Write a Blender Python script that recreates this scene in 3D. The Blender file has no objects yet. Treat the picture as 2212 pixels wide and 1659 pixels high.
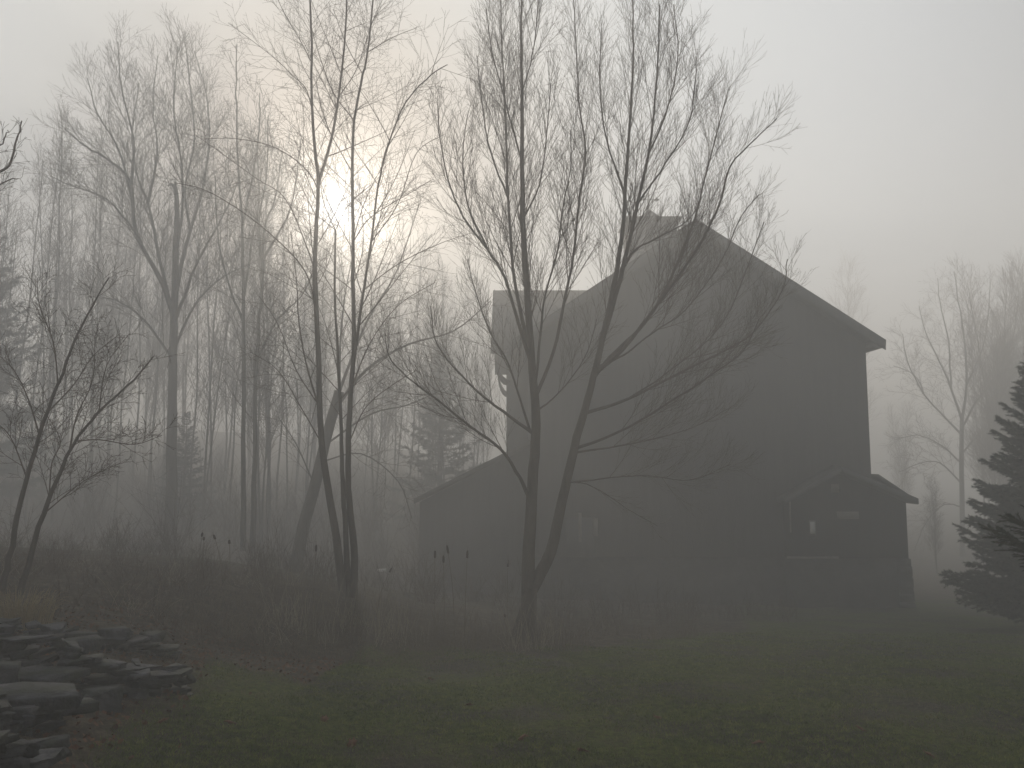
import bpy, math, random
import numpy as np
from mathutils import Vector, Matrix

# ------------------------------------------------------------------ camera
R = math.radians
scn = bpy.context.scene
COL = scn.collection
CZ = 2.75                      # camera height above the near lawn
PITCH = R(5.5)
F = 1650.0                     # focal length in 2212-wide pixels
cam = bpy.data.cameras.new('camera')
cam.sensor_width = 36.0
cam.lens = 36.0 * F / 2212.0
cam.clip_start = 0.05
cam.clip_end = 2000.0
camo = bpy.data.objects.new('camera', cam)
COL.objects.link(camo)
camo.location = (0, 0, CZ)
camo.rotation_euler = (R(90) + PITCH, 0, 0)
scn.camera = camo

# ------------------------------------------------------------------ light
SUN = Vector((-0.228, 0.9737, 0.3218)).normalized()     # direction towards the sun
SUN_EL = math.asin(SUN.z)
SUN_AZ = math.atan2(SUN.x, SUN.y)
HAZE_DENSITY = 0.0195
HAZE_G = 0.25
HAZE_LOBE = 0.0007
SUN_STRENGTH = 4.2
SKY_STRENGTH = 0.10
scn.view_settings.view_transform = 'Standard'
scn.view_settings.look = 'None'
scn.view_settings.gamma = 1.0
scn.view_settings.use_curve_mapping = False
scn.view_settings.exposure = 0.58

w = bpy.data.worlds.new("World")
scn.world = w
w.use_nodes = True
nt = w.node_tree
nt.nodes.clear()
N, LK = nt.nodes.new, nt.links.new
out = N('ShaderNodeOutputWorld')
bg = N('ShaderNodeBackground')
bg.inputs['Strength'].default_value = SKY_STRENGTH
sky = N('ShaderNodeTexSky')
sky.sky_type = 'NISHITA'
sky.sun_disc = False
sky.sun_elevation = SUN_EL
sky.sun_rotation = SUN_AZ % (2 * math.pi)
sky.air_density = 1.0
sky.dust_density = 1.0
sky.ozone_density = 1.0
# thin cloud over the fog takes most of the blue out of the sky
hsv = N('ShaderNodeHueSaturation')
hsv.inputs['Saturation'].default_value = 0.12
hsv.inputs['Value'].default_value = 1.0
LK(sky.outputs[0], hsv.inputs['Color'])
cloud = N('ShaderNodeMix'); cloud.data_type = 'RGBA'
cloud.inputs['Factor'].default_value = 0.95
LK(hsv.outputs[0], cloud.inputs['A'])
cloud.inputs['B'].default_value = (0.74, 0.97, 1.35, 1)
# the sun itself, veiled by the cloud: a disc and its aureole round the sun's direction
tc = N('ShaderNodeTexCoord')
dot = N('ShaderNodeVectorMath'); dot.operation = 'DOT_PRODUCT'
LK(tc.outputs['Generated'], dot.inputs[0])
dot.inputs[1].default_value = SUN
ac = N('ShaderNodeMath'); ac.operation = 'ARCCOSINE'
LK(dot.outputs['Value'], ac.inputs[0])
def aureole(width_deg, power, color, prev):
    d = N('ShaderNodeMath'); d.operation = 'DIVIDE'; d.inputs[1].default_value = R(width_deg)
    LK(ac.outputs[0], d.inputs[0])
    p = N('ShaderNodeMath'); p.operation = 'POWER'; p.inputs[1].default_value = power
    LK(d.outputs[0], p.inputs[0])
    m = N('ShaderNodeMath'); m.operation = 'MULTIPLY'; m.inputs[1].default_value = -1
    LK(p.outputs[0], m.inputs[0])
    e = N('ShaderNodeMath'); e.operation = 'EXPONENT'
    LK(m.outputs[0], e.inputs[0])
    s = N('ShaderNodeVectorMath'); s.operation = 'SCALE'
    s.inputs[0].default_value = color
    LK(e.outputs[0], s.inputs['Scale'])
    a = N('ShaderNodeVectorMath'); a.operation = 'ADD'
    LK(prev, a.inputs[0]); LK(s.outputs[0], a.inputs[1])
    return a.outputs[0]
c = cloud.outputs['Result']
c = aureole(1.1, 2.0, (11, 13, 16.5), c)
c = aureole(2.4, 2.0, (3, 3.8, 5.2), c)
c = aureole(38.0, 2.0, (0.95, 0.4, -0.85), c)
c = aureole(14.0, 2.2, (-2.4, -3.4, -3.9), c)
c = aureole(50.0, 5.0, (4.2, 4.55, 5.1), c)
LK(c, bg.inputs['Color'])
LK(bg.outputs[0], out.inputs['Surface'])

sl = bpy.data.lights.new('sun', 'SUN')
sl.energy = SUN_STRENGTH
sl.angle = R(3.0)               # the sun is veiled by thin cloud
sl.color = (1.0, 0.905, 0.77)
so = bpy.data.objects.new('sun', sl)
COL.objects.link(so)
so.rotation_euler = SUN.to_track_quat('Z', 'Y').to_euler()
so.location = (-20, 80, 60)

cy = scn.cycles
cy.volume_bounces = 2
cy.max_bounces = 5
cy.diffuse_bounces = 2
cy.glossy_bounces = 1
cy.use_denoising = True
cy.denoising_input_passes = 'RGB_ALBEDO_NORMAL'
cy.denoising_prefilter = 'ACCURATE'
cy.denoiser = 'OPENIMAGEDENOISE'
cy.use_adaptive_sampling = True
cy.adaptive_threshold = 0.01
cy.sample_clamp_indirect = 4.0

# ------------------------------------------------------------------ helpers
def P(px, py, d):
    """photo point (2212-wide pixels) at distance d along +Y -> world point"""
    xc = (px - 1106.0) / F
    yc = (829.5 - py) / F
    sp, cp = math.sin(PITCH), math.cos(PITCH)
    y = cp - yc * sp
    z = sp + yc * cp
    return np.array((xc / y * d, d, CZ + z / y * d))

def make_mesh(name, verts, faces, mat=None, smooth=True):
    me = bpy.data.meshes.new(name)
    verts = np.asarray(verts, dtype=np.float32)
    me.vertices.add(len(verts))
    me.vertices.foreach_set('co', verts.ravel())
    if isinstance(faces, np.ndarray):
        k = faces.shape[1]
        nf = len(faces)
        flat = faces.astype(np.int32).ravel()
        tot = np.full(nf, k, dtype=np.int32)
    else:
        tot = np.array([len(f) for f in faces], dtype=np.int32)
        nf = len(faces)
        flat = np.array([i for f in faces for i in f], dtype=np.int32)
    me.loops.add(len(flat))
    me.loops.foreach_set('vertex_index', flat)
    me.polygons.add(nf)
    st = np.zeros(nf, dtype=np.int32); st[1:] = np.cumsum(tot)[:-1]
    me.polygons.foreach_set('loop_start', st)
    me.polygons.foreach_set('loop_total', tot)
    if smooth:
        me.polygons.foreach_set('use_smooth', np.ones(nf, dtype=bool))
    me.update(calc_edges=True)
    if mat: me.materials.append(mat)
    return me

def link(name, me, parent=None, loc=None):
    o = bpy.data.objects.new(name, me)
    COL.objects.link(o)
    if parent is not None: o.parent = parent
    if loc is not None: o.location = loc
    return o

def tag(o, label=None, cat=None, group=None, kind=None):
    if label: o['label'] = label
    if cat: o['category'] = cat
    if group: o['group'] = group
    if kind or cat: o['kind'] = kind or 'thing'
    return o

def empty(name, loc, label, cat, group=None):
    o = bpy.data.objects.new(name, None)
    o.empty_display_size = 0.3
    COL.objects.link(o)
    o.location = loc
    return tag(o, label, cat, group)

class MB:
    """collects boxes and prisms into one mesh (world coordinates, minus an origin)"""
    def __init__(s): s.v, s.f = [], []
    def poly(s, v, f):
        n = len(s.v); s.v += [tuple(p) for p in v]; s.f += [tuple(i + n for i in q) for q in f]
    def box(s, a, b):
        (x0, y0, z0), (x1, y1, z1) = a, b
        s.poly([(x0,y0,z0),(x1,y0,z0),(x1,y1,z0),(x0,y1,z0),(x0,y0,z1),(x1,y0,z1),(x1,y1,z1),(x0,y1,z1)],
               [(0,3,2,1),(4,5,6,7),(0,1,5,4),(1,2,6,5),(2,3,7,6),(3,0,4,7)])
    def prism(s, prof, y0, y1):
        """profile of (x, z), counter-clockwise seen from -Y, run from y0 to y1"""
        n = len(prof)
        v = [(x, y0, z) for x, z in prof] + [(x, y1, z) for x, z in prof]
        f = [tuple(range(n)), tuple(range(2*n-1, n-1, -1))]
        f += [(i, i + n, (i+1) % n + n, (i+1) % n) for i in range(n)]
        s.poly(v, f)
    def prismx(s, prof, x0, x1):
        """profile of (y, z) run from x0 to x1"""
        n = len(prof)
        v = [(x0, y, z) for y, z in prof] + [(x1, y, z) for y, z in prof]
        f = [tuple(range(n-1, -1, -1)), tuple(range(n, 2*n))]
        f += [(i, (i+1) % n, (i+1) % n + n, i + n) for i in range(n)]
        s.poly(v, f)
    def bar(s, a, b, r, n=6):
        a, b = Vector(a), Vector(b); d = (b - a).normalized()
        u = d.orthogonal().normalized(); t = d.cross(u)
        ring = [u * math.cos(2*math.pi*i/n) * r + t * math.sin(2*math.pi*i/n) * r for i in range(n)]
        s.poly([a + q for q in ring] + [b + q for q in ring],
               [(i, (i+1) % n, (i+1) % n + n, i + n) for i in range(n)] + [tuple(range(n-1,-1,-1)), tuple(range(n, 2*n))])
    def build(s, name, mat, parent=None, smooth=False):
        o0 = np.array(parent.location) if parent is not None else np.zeros(3)
        p = parent
        while p is not None and p.parent is not None:
            p = p.parent; o0 = o0 + np.array(p.location)
        me = make_mesh(name, np.array(s.v) - o0, s.f, mat, smooth)
        return link(name, me, parent)

# ------------------------------------------------------------------ materials
def material(name, stops, scale=3.0, rough=0.9, bump=0.3, bump_scale=None, detail=6.0, stretch=(1,1,1), second=None):
    m = bpy.data.materials.new(name)
    m.use_nodes = True
    t = m.node_tree; n, l = t.nodes, t.links
    b = n['Principled BSDF']
    b.inputs['Roughness'].default_value = rough
    b.inputs['Specular IOR Level'].default_value = 0.25
    co = n.new('ShaderNodeTexCoord'); mp = n.new('ShaderNodeMapping')
    mp.inputs['Scale'].default_value = stretch
    l.new(co.outputs['Object'], mp.inputs['Vector'])
    no = n.new('ShaderNodeTexNoise')
    no.inputs['Scale'].default_value = scale; no.inputs['Detail'].default_value = detail
    no.inputs['Roughness'].default_value = 0.65
    l.new(mp.outputs[0], no.inputs['Vector'])
    r = n.new('ShaderNodeValToRGB')
    e = r.color_ramp.elements
    while len(e) < len(stops): e.new(0.5)
    for i, (p, cc) in enumerate(stops):
        e[i].position = p; e[i].color = (*cc, 1)
    l.new(no.outputs['Fac'], r.inputs['Fac'])
    l.new(r.outputs[0], b.inputs['Base Color'])
    if bump:
        n2 = n.new('ShaderNodeTexNoise')
        n2.inputs['Scale'].default_value = bump_scale or scale * 6
        n2.inputs['Detail'].default_value = 8
        l.new(mp.outputs[0], n2.inputs['Vector'])
        bp = n.new('ShaderNodeBump'); bp.inputs['Strength'].default_value = bump
        bp.inputs['Distance'].default_value = 0.05
        l.new(n2.outputs['Fac'], bp.inputs['Height'])
        l.new(bp.outputs[0], b.inputs['Normal'])
    return m

M_bark  = material('bark_brown', [(0.3,(0.045,0.036,0.028)),(0.7,(0.11,0.09,0.07))], 6, bump=0.6, stretch=(1,1,0.25))
M_bark2 = material('bark_grey', [(0.3,(0.06,0.052,0.044)),(0.7,(0.13,0.115,0.1))], 5, bump=0.5, stretch=(1,1,0.3))
M_twig  = material('twig', [(0.3,(0.065,0.042,0.028)),(0.7,(0.115,0.078,0.054))], 4, bump=0)
M_needle = material('spruce_needles', [(0.3,(0.016,0.028,0.018)),(0.7,(0.038,0.058,0.036))], 3, bump=0)
M_board = material('weathered_boards', [(0.25,(0.105,0.102,0.1)),(0.75,(0.15,0.146,0.142))], 0.9, bump=0.4, bump_scale=9, stretch=(5,5,0.4))
M_roof = material('roof_shingles', [(0.3,(0.06,0.055,0.05)),(0.7,(0.12,0.11,0.1))], 4, bump=0.5, bump_scale=14)
M_dark = material('dark_boards', [(0.25,(0.022,0.02,0.018)),(0.75,(0.04,0.036,0.033))], 1.2, bump=0.3, bump_scale=9, stretch=(5,5,0.4))
M_trim = material('faded_trim', [(0.3,(0.2,0.185,0.16)),(0.7,(0.28,0.26,0.22))], 3, bump=0.1)
M_pale = material('pale_board_and_lit_pane', [(0.3,(0.6,0.59,0.55)),(0.7,(0.75,0.74,0.7))], 3, bump=0.05)  # plain pale board; on the slit window this colour stands in for light
M_glass = material('window_glass', [(0.4,(0.03,0.035,0.04)),(0.6,(0.05,0.055,0.06))], 2, rough=0.15, bump=0)
M_found = material('foundation_stone', [(0.3,(0.025,0.024,0.022)),(0.55,(0.05,0.047,0.043)),(0.8,(0.09,0.086,0.08))], 1.6, bump=0.8, bump_scale=5)
M_stone = material('field_stone', [(0.3,(0.018,0.02,0.018)),(0.42,(0.035,0.04,0.028)),(0.54,(0.055,0.056,0.059)),(0.7,(0.13,0.13,0.135))], 2.5, bump=0.7, bump_scale=14, rough=0.8)
M_straw = material('dry_straw', [(0.3,(0.1,0.078,0.05)),(0.7,(0.2,0.16,0.105))], 1.2, bump=0)
M_gold = material('golden_straw', [(0.3,(0.25,0.19,0.1)),(0.7,(0.45,0.36,0.2))], 2, bump=0)
M_cat = material('cattail_brown', [(0.3,(0.035,0.025,0.018)),(0.7,(0.08,0.055,0.035))], 8, bump=0.3)
M_blade = material('grass_blade', [(0.36,(0.03,0.048,0.006)),(0.5,(0.095,0.13,0.015)),(0.62,(0.2,0.22,0.05))], 9, bump=0)
M_leaf = material('fallen_leaf', [(0.3,(0.09,0.04,0.018)),(0.7,(0.17,0.085,0.04))], 9, bump=0.2)

# ------------------------------------------------------------------ terrain
_ctrl = [P(*q) for q in [
    (400,1659,6.3),(1106,1659,6.5),(1700,1659,6.5),(2300,1659,6.5),
    (700,1500,9.4),(1106,1500,9.6),(1800,1500,9.6),(2400,1500,9.6),
    (620,1420,12.5),(900,1400,14.0),(1106,1396,14.2),(1500,1385,15.0),(1900,1385,16.0),(2400,1390,16.0),
    (1200,1385,16.2),(950,1372,16.5),
    (2212,1332,25.0),(1965,1312,30.0),(1700,1312,29.5),(1400,1305,29.0),(1250,1300,28.0),(2600,1340,25.0),
    (750,1285,17.0),(600,1290,15.0),(430,1290,14.0),(200,1275,13.0),(60,1265,12.0),(-200,1250,12.0),
    (650,1238,28.0),(500,1215,24.0),(400,1185,35.0),(900,1285,28.0),(1000,1270,34.0),(200,1190,30.0),(-200,1180,30.0),
    (100,1640,5.2),(300,1600,6.8),(60,1470,7.4),(200,1420,8.8),(450,1440,10.3),(-150,1440,7.4),(-300,1600,5.0),
]]
_ctrl += [np.array(q, float) for q in [(0,-6,0.05),(-12,-6,0.4),(12,-6,0.0),(0,-60,-0.5),(-90,0,1.5),(90,0,-3),
    (-38,70,2.2),(-15,80,2.0),(0,62,-1.6),(-60,50,2.0),(40,50,-4.6),(70,70,-5),(-80,110,8),(-20,110,4.5),(5,120,0),(80,120,-5),
    (-300,300,-2),(0,300,-3),(300,300,-5),(-300,0,0),(300,0,-4),(-300,-300,0),(300,-300,-3),(0,-300,-1)]]
_C = np.array(_ctrl)
def _U(r2): return np.where(r2 > 1e-9, r2 * np.log(np.maximum(r2, 1e-9)), 0.0)
def _tps(C, reg=6.0):
    n = len(C)
    d2 = ((C[:,None,:2] - C[None,:,:2])**2).sum(-1)
    A = np.zeros((n+3, n+3))
    A[:n,:n] = _U(d2) + np.eye(n) * reg
    A[:n,n] = 1; A[:n,n+1:] = C[:,:2]
    A[n,:n] = 1; A[n+1:,:n] = C[:,:2].T
    return np.linalg.solve(A, np.concatenate([C[:,2], np.zeros(3)]))
_W = _tps(_C)
def gz(x, y):
    x = np.atleast_1d(np.asarray(x, float)); y = np.atleast_1d(np.asarray(y, float))
    d2 = (x[...,None] - _C[:,0])**2 + (y[...,None] - _C[:,1])**2
    z = _U(d2) @ _W[:len(_C)] + _W[-3] + _W[-2]*x + _W[-1]*y
    b = 0.030*np.sin(x*2.1+0.7)*np.sin(y*1.7+1.1) + 0.018*np.sin(x*4.7+2.0+0.8*np.sin(y*2.3))*np.sin(y*5.3) \
        + 0.010*np.sin(x*11.0+1.3*np.sin(y*7))*np.sin(y*9.7+0.9*np.sin(x*6))
    return z + b
def g1(x, y): return float(gz(x, y)[0])

def axis(lo, hi, pts):
    return np.unique(np.concatenate([np.linspace(a, b, n) for a, b, n in pts]))
xs = axis(0,0,[(-320,-40,29),(-40,-14,40),(-14,14,260),(14,40,40),(40,320,29)])
ys = axis(0,0,[(-320,-10,24),(-10,4,15),(4,24,250),(24,60,70),(60,320,27)])
GX, GY = np.meshgrid(xs, ys)
GZ = gz(GX, GY)
nx, ny = len(xs), len(ys)
idx = np.arange(nx*ny).reshape(ny, nx)
quads = np.stack([idx[:-1,:-1], idx[:-1,1:], idx[1:,1:], idx[1:,:-1]], -1).reshape(-1,4)

def ground_material():
    m = bpy.data.materials.new('mossy_lawn'); m.use_nodes = True
    t = m.node_tree; n, l = t.nodes, t.links
    b = n['Principled BSDF']; b.inputs['Roughness'].default_value = 0.95
    b.inputs['Specular IOR Level'].default_value = 0.1
    co = n.new('ShaderNodeTexCoord')
    def noise(scale, det=8, rough=0.65):
        q = n.new('ShaderNodeTexNoise'); q.inputs['Scale'].default_value = scale
        q.inputs['Detail'].default_value = det; q.inputs['Roughness'].default_value = rough
        l.new(co.outputs['Object'], q.inputs['Vector']); return q.outputs['Fac']
    def ramp(fac, stops):
        r = n.new('ShaderNodeValToRGB'); e = r.color_ramp.elements
        while len(e) < len(stops): e.new(0.5)
        for i, (p, cc) in enumerate(stops): e[i].position = p; e[i].color = (*cc, 1)
        l.new(fac, r.inputs['Fac']); return r.outputs['Color']
    def mix(f, a, bb):
        x = n.new('ShaderNodeMix'); x.data_type = 'RGBA'
        l.new(f, x.inputs['Factor']); l.new(a, x.inputs['A']); l.new(bb, x.inputs['B']); return x.outputs['Result']
    moss = ramp(noise(12, 10, .8), [(0.36,(0.014,0.02,0.004)),(0.5,(0.062,0.085,0.010)),(0.63,(0.13,0.145,0.025))])
    dead = ramp(noise(16, 10, .8), [(0.36,(0.018,0.016,0.011)),(0.52,(0.055,0.052,0.035)),(0.64,(0.12,0.113,0.08))])
    patch = ramp(noise(0.55, 6, 0.7), [(0.44,(0,0,0)),(0.58,(1,1,1))])
    lawn = mix(patch, moss, dead)
    litter = ramp(noise(3.5, 10, .8), [(0.34,(0.02,0.016,0.011)),(0.5,(0.06,0.047,0.032)),(0.68,(0.17,0.145,0.1))])
    at = n.new('ShaderNodeAttribute'); at.attribute_name = 'wild'
    l.new(mix(at.outputs['Fac'], lawn, litter), b.inputs['Base Color'])
    bp = n.new('ShaderNodeBump'); bp.inputs['Strength'].default_value = 0.9; bp.inputs['Distance'].default_value = 0.04
    l.new(noise(22, 8, 0.75), bp.inputs['Height']); l.new(bp.outputs[0], b.inputs['Normal'])
    return m
gme = make_mesh('ground', np.stack([GX.ravel(), GY.ravel(), GZ.ravel()], -1), quads, ground_material())
def sstep(a, b, x):
    t = np.clip((x - a) / (b - a), 0, 1); return t*t*(3-2*t)
def lawn_edge(x):
    """distance at which the mown lawn stops"""
    return np.where(x < -2.6, 10.5 + 0.0*x, 14.0 + 0.25*np.sin(x*1.3)) + sstep(0.5, 5.0, x)*4.0 + sstep(5, 10, x)*16
def wildness(x, y):
    wobble = 0.35*np.sin(x*3.1+y) + 0.3*np.sin(x*7.3+2+y*3)
    a = sstep(-0.5, 0.5, y - lawn_edge(x) + wobble)
    left = sstep(-0.3, 0.5, (-2.0 - 0.16*y - x) + 0.4*wobble) * sstep(18, 15, y)
    return np.maximum(a, left)
at = gme.attributes.new('wild', 'FLOAT', 'POINT')
at.data.foreach_set('value', wildness(GX, GY).astype(np.float32).ravel())
tag(link('ground', gme), kind='structure')

# ------------------------------------------------------------------ tubes and trees
class Tubes:
    def __init__(s): s.b = {}
    def add(s, pts, rad, sides):
        s.b.setdefault((len(pts), sides), []).append((np.asarray(pts, float), np.asarray(rad, float)))
    def count(s): return sum(len(v) for v in s.b.values())
    def mesh(s, name, mat, origin):
        V, Q, off = [], [], 0
        for (n, k), lst in s.b.items():
            Pn = np.stack([a for a, _ in lst]); Rn = np.stack([r for _, r in lst])
            B = len(lst)
            T = np.empty_like(Pn)
            T[:,1:-1] = Pn[:,2:] - Pn[:,:-2]; T[:,0] = Pn[:,1]-Pn[:,0]; T[:,-1] = Pn[:,-1]-Pn[:,-2]
            T /= np.linalg.norm(T, axis=-1, keepdims=True) + 1e-9
            mean = Pn[:,-1] - Pn[:,0]
            ref = np.cross(mean, np.where(np.abs(mean[:,2:3]) > 0.7*np.linalg.norm(mean,axis=-1,keepdims=True), [[1.0,0.2,0]], [[0,0.1,1.0]]))
            ref /= np.linalg.norm(ref, axis=-1, keepdims=True) + 1e-9
            U = ref[:,None,:] - T*(T*ref[:,None,:]).sum(-1, keepdims=True)
            U /= np.linalg.norm(U, axis=-1, keepdims=True) + 1e-9
            W_ = np.cross(T, U)
            a = np.arange(k) * 2*np.pi/k
            ring = Pn[:,:,None,:] + Rn[:,:,None,None]*(np.cos(a)[:,None]*U[:,:,None,:] + np.sin(a)[:,None]*W_[:,:,None,:])
            V.append(ring.reshape(-1,3))
            i = np.arange(B*n*k).reshape(B,n,k) + off
            j = np.roll(i, -1, axis=2)
            Q.append(np.stack([i[:,:-1], j[:,:-1], j[:,1:], i[:,1:]], -1).reshape(-1,4))
            off += B*n*k
        return make_mesh(name, np.concatenate(V) - np.asarray(origin), np.concatenate(Q), mat)

def catmull(pts, m):
    pts = [np.asarray(p, float) for p in pts]
    q = [2*pts[0]-pts[1]] + pts + [2*pts[-1]-pts[-2]]
    out_ = []
    for i in range(1, len(q)-2):
        for t in np.linspace(0, 1, m, endpoint=False):
            a, b, c_, d = q[i-1], q[i], q[i+1], q[i+2]
            out_.append(0.5*((2*b) + (c_-a)*t + (2*a-5*b+4*c_-d)*t*t + (3*b-a-3*c_+d)*t**3))
    out_.append(pts[-1])
    return np.array(out_)

class Sp:
    """how a kind of tree branches: one row per level"""
    def __init__(s, rows, rmin=0.004, up=0.05, flat=1.0): s.rows, s.rmin, s.up, s.flat = rows, rmin, up, flat

def grow(T, rng, pts, rad, sp, level, scale=1.0, start=0.12, az0=None):
    """children along a limb; row = (per metre, angle lo, angle hi, length, wiggle, lift, segs, sides)"""
    if level >= len(sp.rows): return
    per_m, a0, a1, ln, wig, lift, segs, sides = sp.rows[level]
    seg = np.linalg.norm(np.diff(pts, axis=0), axis=1); cum = np.concatenate([[0], np.cumsum(seg)]); L = cum[-1]
    n = max(1, int(round(per_m * L * (1-start) / scale + rng.random() - 0.5)))
    az = rng.random()*6.28 if az0 is None else az0
    for i in range(n):
        t = start + (1-start) * (i + rng.random()) / n
        s_ = t*L
        k = min(int(np.searchsorted(cum, s_) - 1), len(seg)-1); k = max(k, 0)
        fr = (s_-cum[k])/(seg[k]+1e-9)
        p = pts[k]*(1-fr) + pts[k+1]*fr
        tan = (pts[k+1]-pts[k])/(seg[k]+1e-9)
        r = rad[k]*(1-fr) + rad[k+1]*fr
        u = np.cross(tan, (0.31, 0.2, 0.93) if abs(tan[2]) < 0.9 else (1.0, 0.1, 0))
        u /= np.linalg.norm(u)+1e-9; v = np.cross(tan, u)
        az += 2.4 + rng.normal()*0.5
        side = u*math.cos(az) + v*math.sin(az)
        side = side + np.array((0,0,sp.up)); side /= np.linalg.norm(side)
        a = a0 + (a1-a0)*rng.random()
        d = tan*math.cos(a) + side*math.sin(a)
        l = ln*scale*(0.35 + 0.75*(1-t))*(0.6 + 0.7*rng.random())
        r0 = max(min(r*0.6, l*0.0048 + 0.0018), sp.rmin)
        q = [p]; st = l/segs
        nz = rng.normal(size=(segs,3))*(wig*.45) + rng.normal(size=3)*(wig*.9)
        for m_ in range(segs):
            d = d + nz[m_]; d[2] += lift
            d /= np.linalg.norm(d)
            q.append(q[-1] + d*st)
        q = np.array(q)
        rr = np.maximum(np.linspace(r0, r0*0.3, segs+1), sp.rmin*0.75)
        T.add(q, rr, sides)
        grow(T, rng, q, rr, sp, level+1, scale)

def proj(p):
    p = np.asarray(p) - np.array((0, 0, CZ)); sp_, cp_ = math.sin(PITCH), math.cos(PITCH)
    f_ = p[:,1]*cp_ + p[:,2]*sp_; u_ = p[:,2]*cp_ - p[:,1]*sp_
    return np.stack([1106 + F*p[:,0]/f_, 829.5 - F*u_/f_, p[:,1]], -1)
def limb(T, trace, d, w0, w1, m=4, sides=7, k=0.0, wob=0.0, rng=None, dpts=None, reg=None, att=True):
    """a main limb through photo points; k pushes it away (+) or nearer (-) per metre of run"""
    if reg and att:                                    # spring from the limb it forks off, at that limb's depth
        al = np.concatenate(reg); q_ = np.hypot(al[:,0]-trace[0][0], al[:,1]-trace[0][1]); i_ = int(q_.argmin())
        if q_[i_] < 26: d = al[i_,2]; trace = [tuple(al[i_,:2])] + list(trace[1:])
    pw = []; run = 0.0
    for i, (x, y) in enumerate(trace):
        if i: run += math.hypot(x-trace[i-1][0], y-trace[i-1][1]) / F * d
        pw.append(P(x, y, (dpts[i] if dpts else d) + k*run))
    pts = catmull(pw, m)
    if wob and rng is not None:
        n_ = rng.normal(size=pts.shape)*wob; n_[0] = 0; pts = pts + n_
    tt = np.linspace(0, 1, len(pts))
    dd = pts[:,1]
    rad = 0.33 * (w0 + (w1-w0)*tt**0.6) / F * dd
    T.add(pts, rad, sides)
    if reg is not None: reg.append(proj(catmull(pts, 3)))
    return pts, rad

def finish_tree(name, base, label, cat, trunk, crown, mt=None, mc=None, group=None, trunk_name='trunk'):
    e = empty(name, tuple(base), label, cat, group)
    if trunk is not None: link(trunk_name, trunk.mesh(trunk_name, mt or M_bark, base), e)
    if crown is not None: link('crown', crown.mesh('crown', mc or M_twig, base), e)
    return e
# ------------------------------------------------------------------ barn
BY = 30.0                                     # distance of its front gable wall
XL, XR = P(1146,850,BY)[0], P(1874,850,BY)[0]
RX, RZ = P(1510,472,BY-0.6)[0], P(1510,472,BY-0.6)[2]
EX, EZ = P(1913,733,BY-0.6)[0], P(1913,733,BY-0.6)[2]      # tip of the eave
SL = (RZ-EZ)/(EX-RX)                          # roof slope
RX = (XL+XR)/2 - 0.1
BACK = BY + 21.0
BZ = P(1965,1310,30)[2] - 0.5                 # below the ground line
SILL = P(1700,1203,BY)[2]                     # top of the stone basement
barn = empty('barn', (RX, BY, BZ), 'big dark weathered timber barn with cupola and lean-to sheds, faint in the fog', 'barn')
def roof_z(x): return RZ - SL*abs(x-RX)
m = MB()
m.prism([(XL,SILL),(XR,SILL),(XR,roof_z(XR)-0.34),(RX,RZ-0.34),(XL,roof_z(XL)-0.34)], BY, BACK)
wall = m.build('wall', M_board, barn)
m = MB()
ov, th = 0.6, 0.2                             # overhang and thickness
for s in (-1, 1):
    xe = RX + s*(EX-RX)
    top = [(RX, RZ), (xe, EZ)]
    if s > 0: prof = [(RX, RZ-th*1.2), (xe, EZ-th*1.2), (xe+0.02, EZ-0.02), (RX, RZ)]
    else: prof = [(xe, EZ-th*1.2), (RX-0.003, RZ-th*1.2), (RX-0.003, RZ-0.003), (xe-0.02, EZ-0.02)]
    m.prism(prof, BY-ov, BACK+0.5)
roof = m.build('roof', M_roof, barn)
m = MB()                                      # bargeboards along the verge
for s in (-1, 1):
    xe = RX + s*(EX-RX-0.03)
    prof = [(RX+s*0.004, RZ-0.5), (xe, EZ-0.42), (xe, EZ-0.06), (RX+s*0.004, RZ-0.05)]
    m.prism(prof if s > 0 else prof[::-1], BY-ov-0.05, BY-ov-0.003)
m.build('bargeboard', M_board, roof)
for s in (-1, 1):                             # boxed eave return at each side
    m = MB()
    a, b = sorted((RX+s*(XR-RX)+s*0.003, RX+s*(EX-RX-0.06)))
    zi = roof_z(XR)-0.62
    if s > 0: m.prism([(a, zi), (b, EZ-0.32), (b, EZ-0.25), (a, zi+0.3)], BY-ov+0.02, BACK+0.3)
    else: m.prism([(a, EZ-0.32), (b, zi), (b, zi+0.3), (a, EZ-0.25)], BY-ov+0.02, BACK+0.3)
    m.build('soffit', M_trim, roof)
# stone basement, rough at the corner
m = MB()
rs = random.Random(8)
m.box((XL+0.05, BY+0.06, BZ-0.6), (XR-0.04, BACK-0.06, SILL-0.004))
m.build('foundation', M_found, barn)
# cupola on the ridge
CY_ = BY + 9.5
cx = RX; cw = 1.2
zc = RZ - 1.6; zt = P(1417, 474, CY_)[2]
cup = None
m = MB(); m.box((cx-cw, CY_-cw, zc), (cx+cw, CY_+cw, zt-0.5))
cup = m.build('cupola', M_board, barn)
m = MB(); m.box((cx-cw-0.18, CY_-cw-0.18, zt-0.5), (cx+cw+0.18, CY_+cw+0.18, zt-0.3))
zp = P(1423, 456, CY_)[2]
zq = zt - 0.02
zl = zt - 0.1
m.poly([(cx-cw-0.28, CY_-cw-0.28, zt-0.3), (cx+cw+0.28, CY_-cw-0.28, zt-0.3), (cx+cw+0.28, CY_+cw+0.28, zt-0.3), (cx-cw-0.28, CY_+cw+0.28, zt-0.3),
        (cx-0.6, CY_-0.6, zl), (cx+0.6, CY_-0.6, zl), (cx+0.6, CY_+0.6, zl), (cx-0.6, CY_+0.6, zl), (cx, CY_, zp+0.1)],
       [(0,3,2,1),(0,1,5,4),(1,2,6,5),(2,3,7,6),(3,0,4,7),(4,5,8),(5,6,8),(6,7,8),(7,4,8)])
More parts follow.
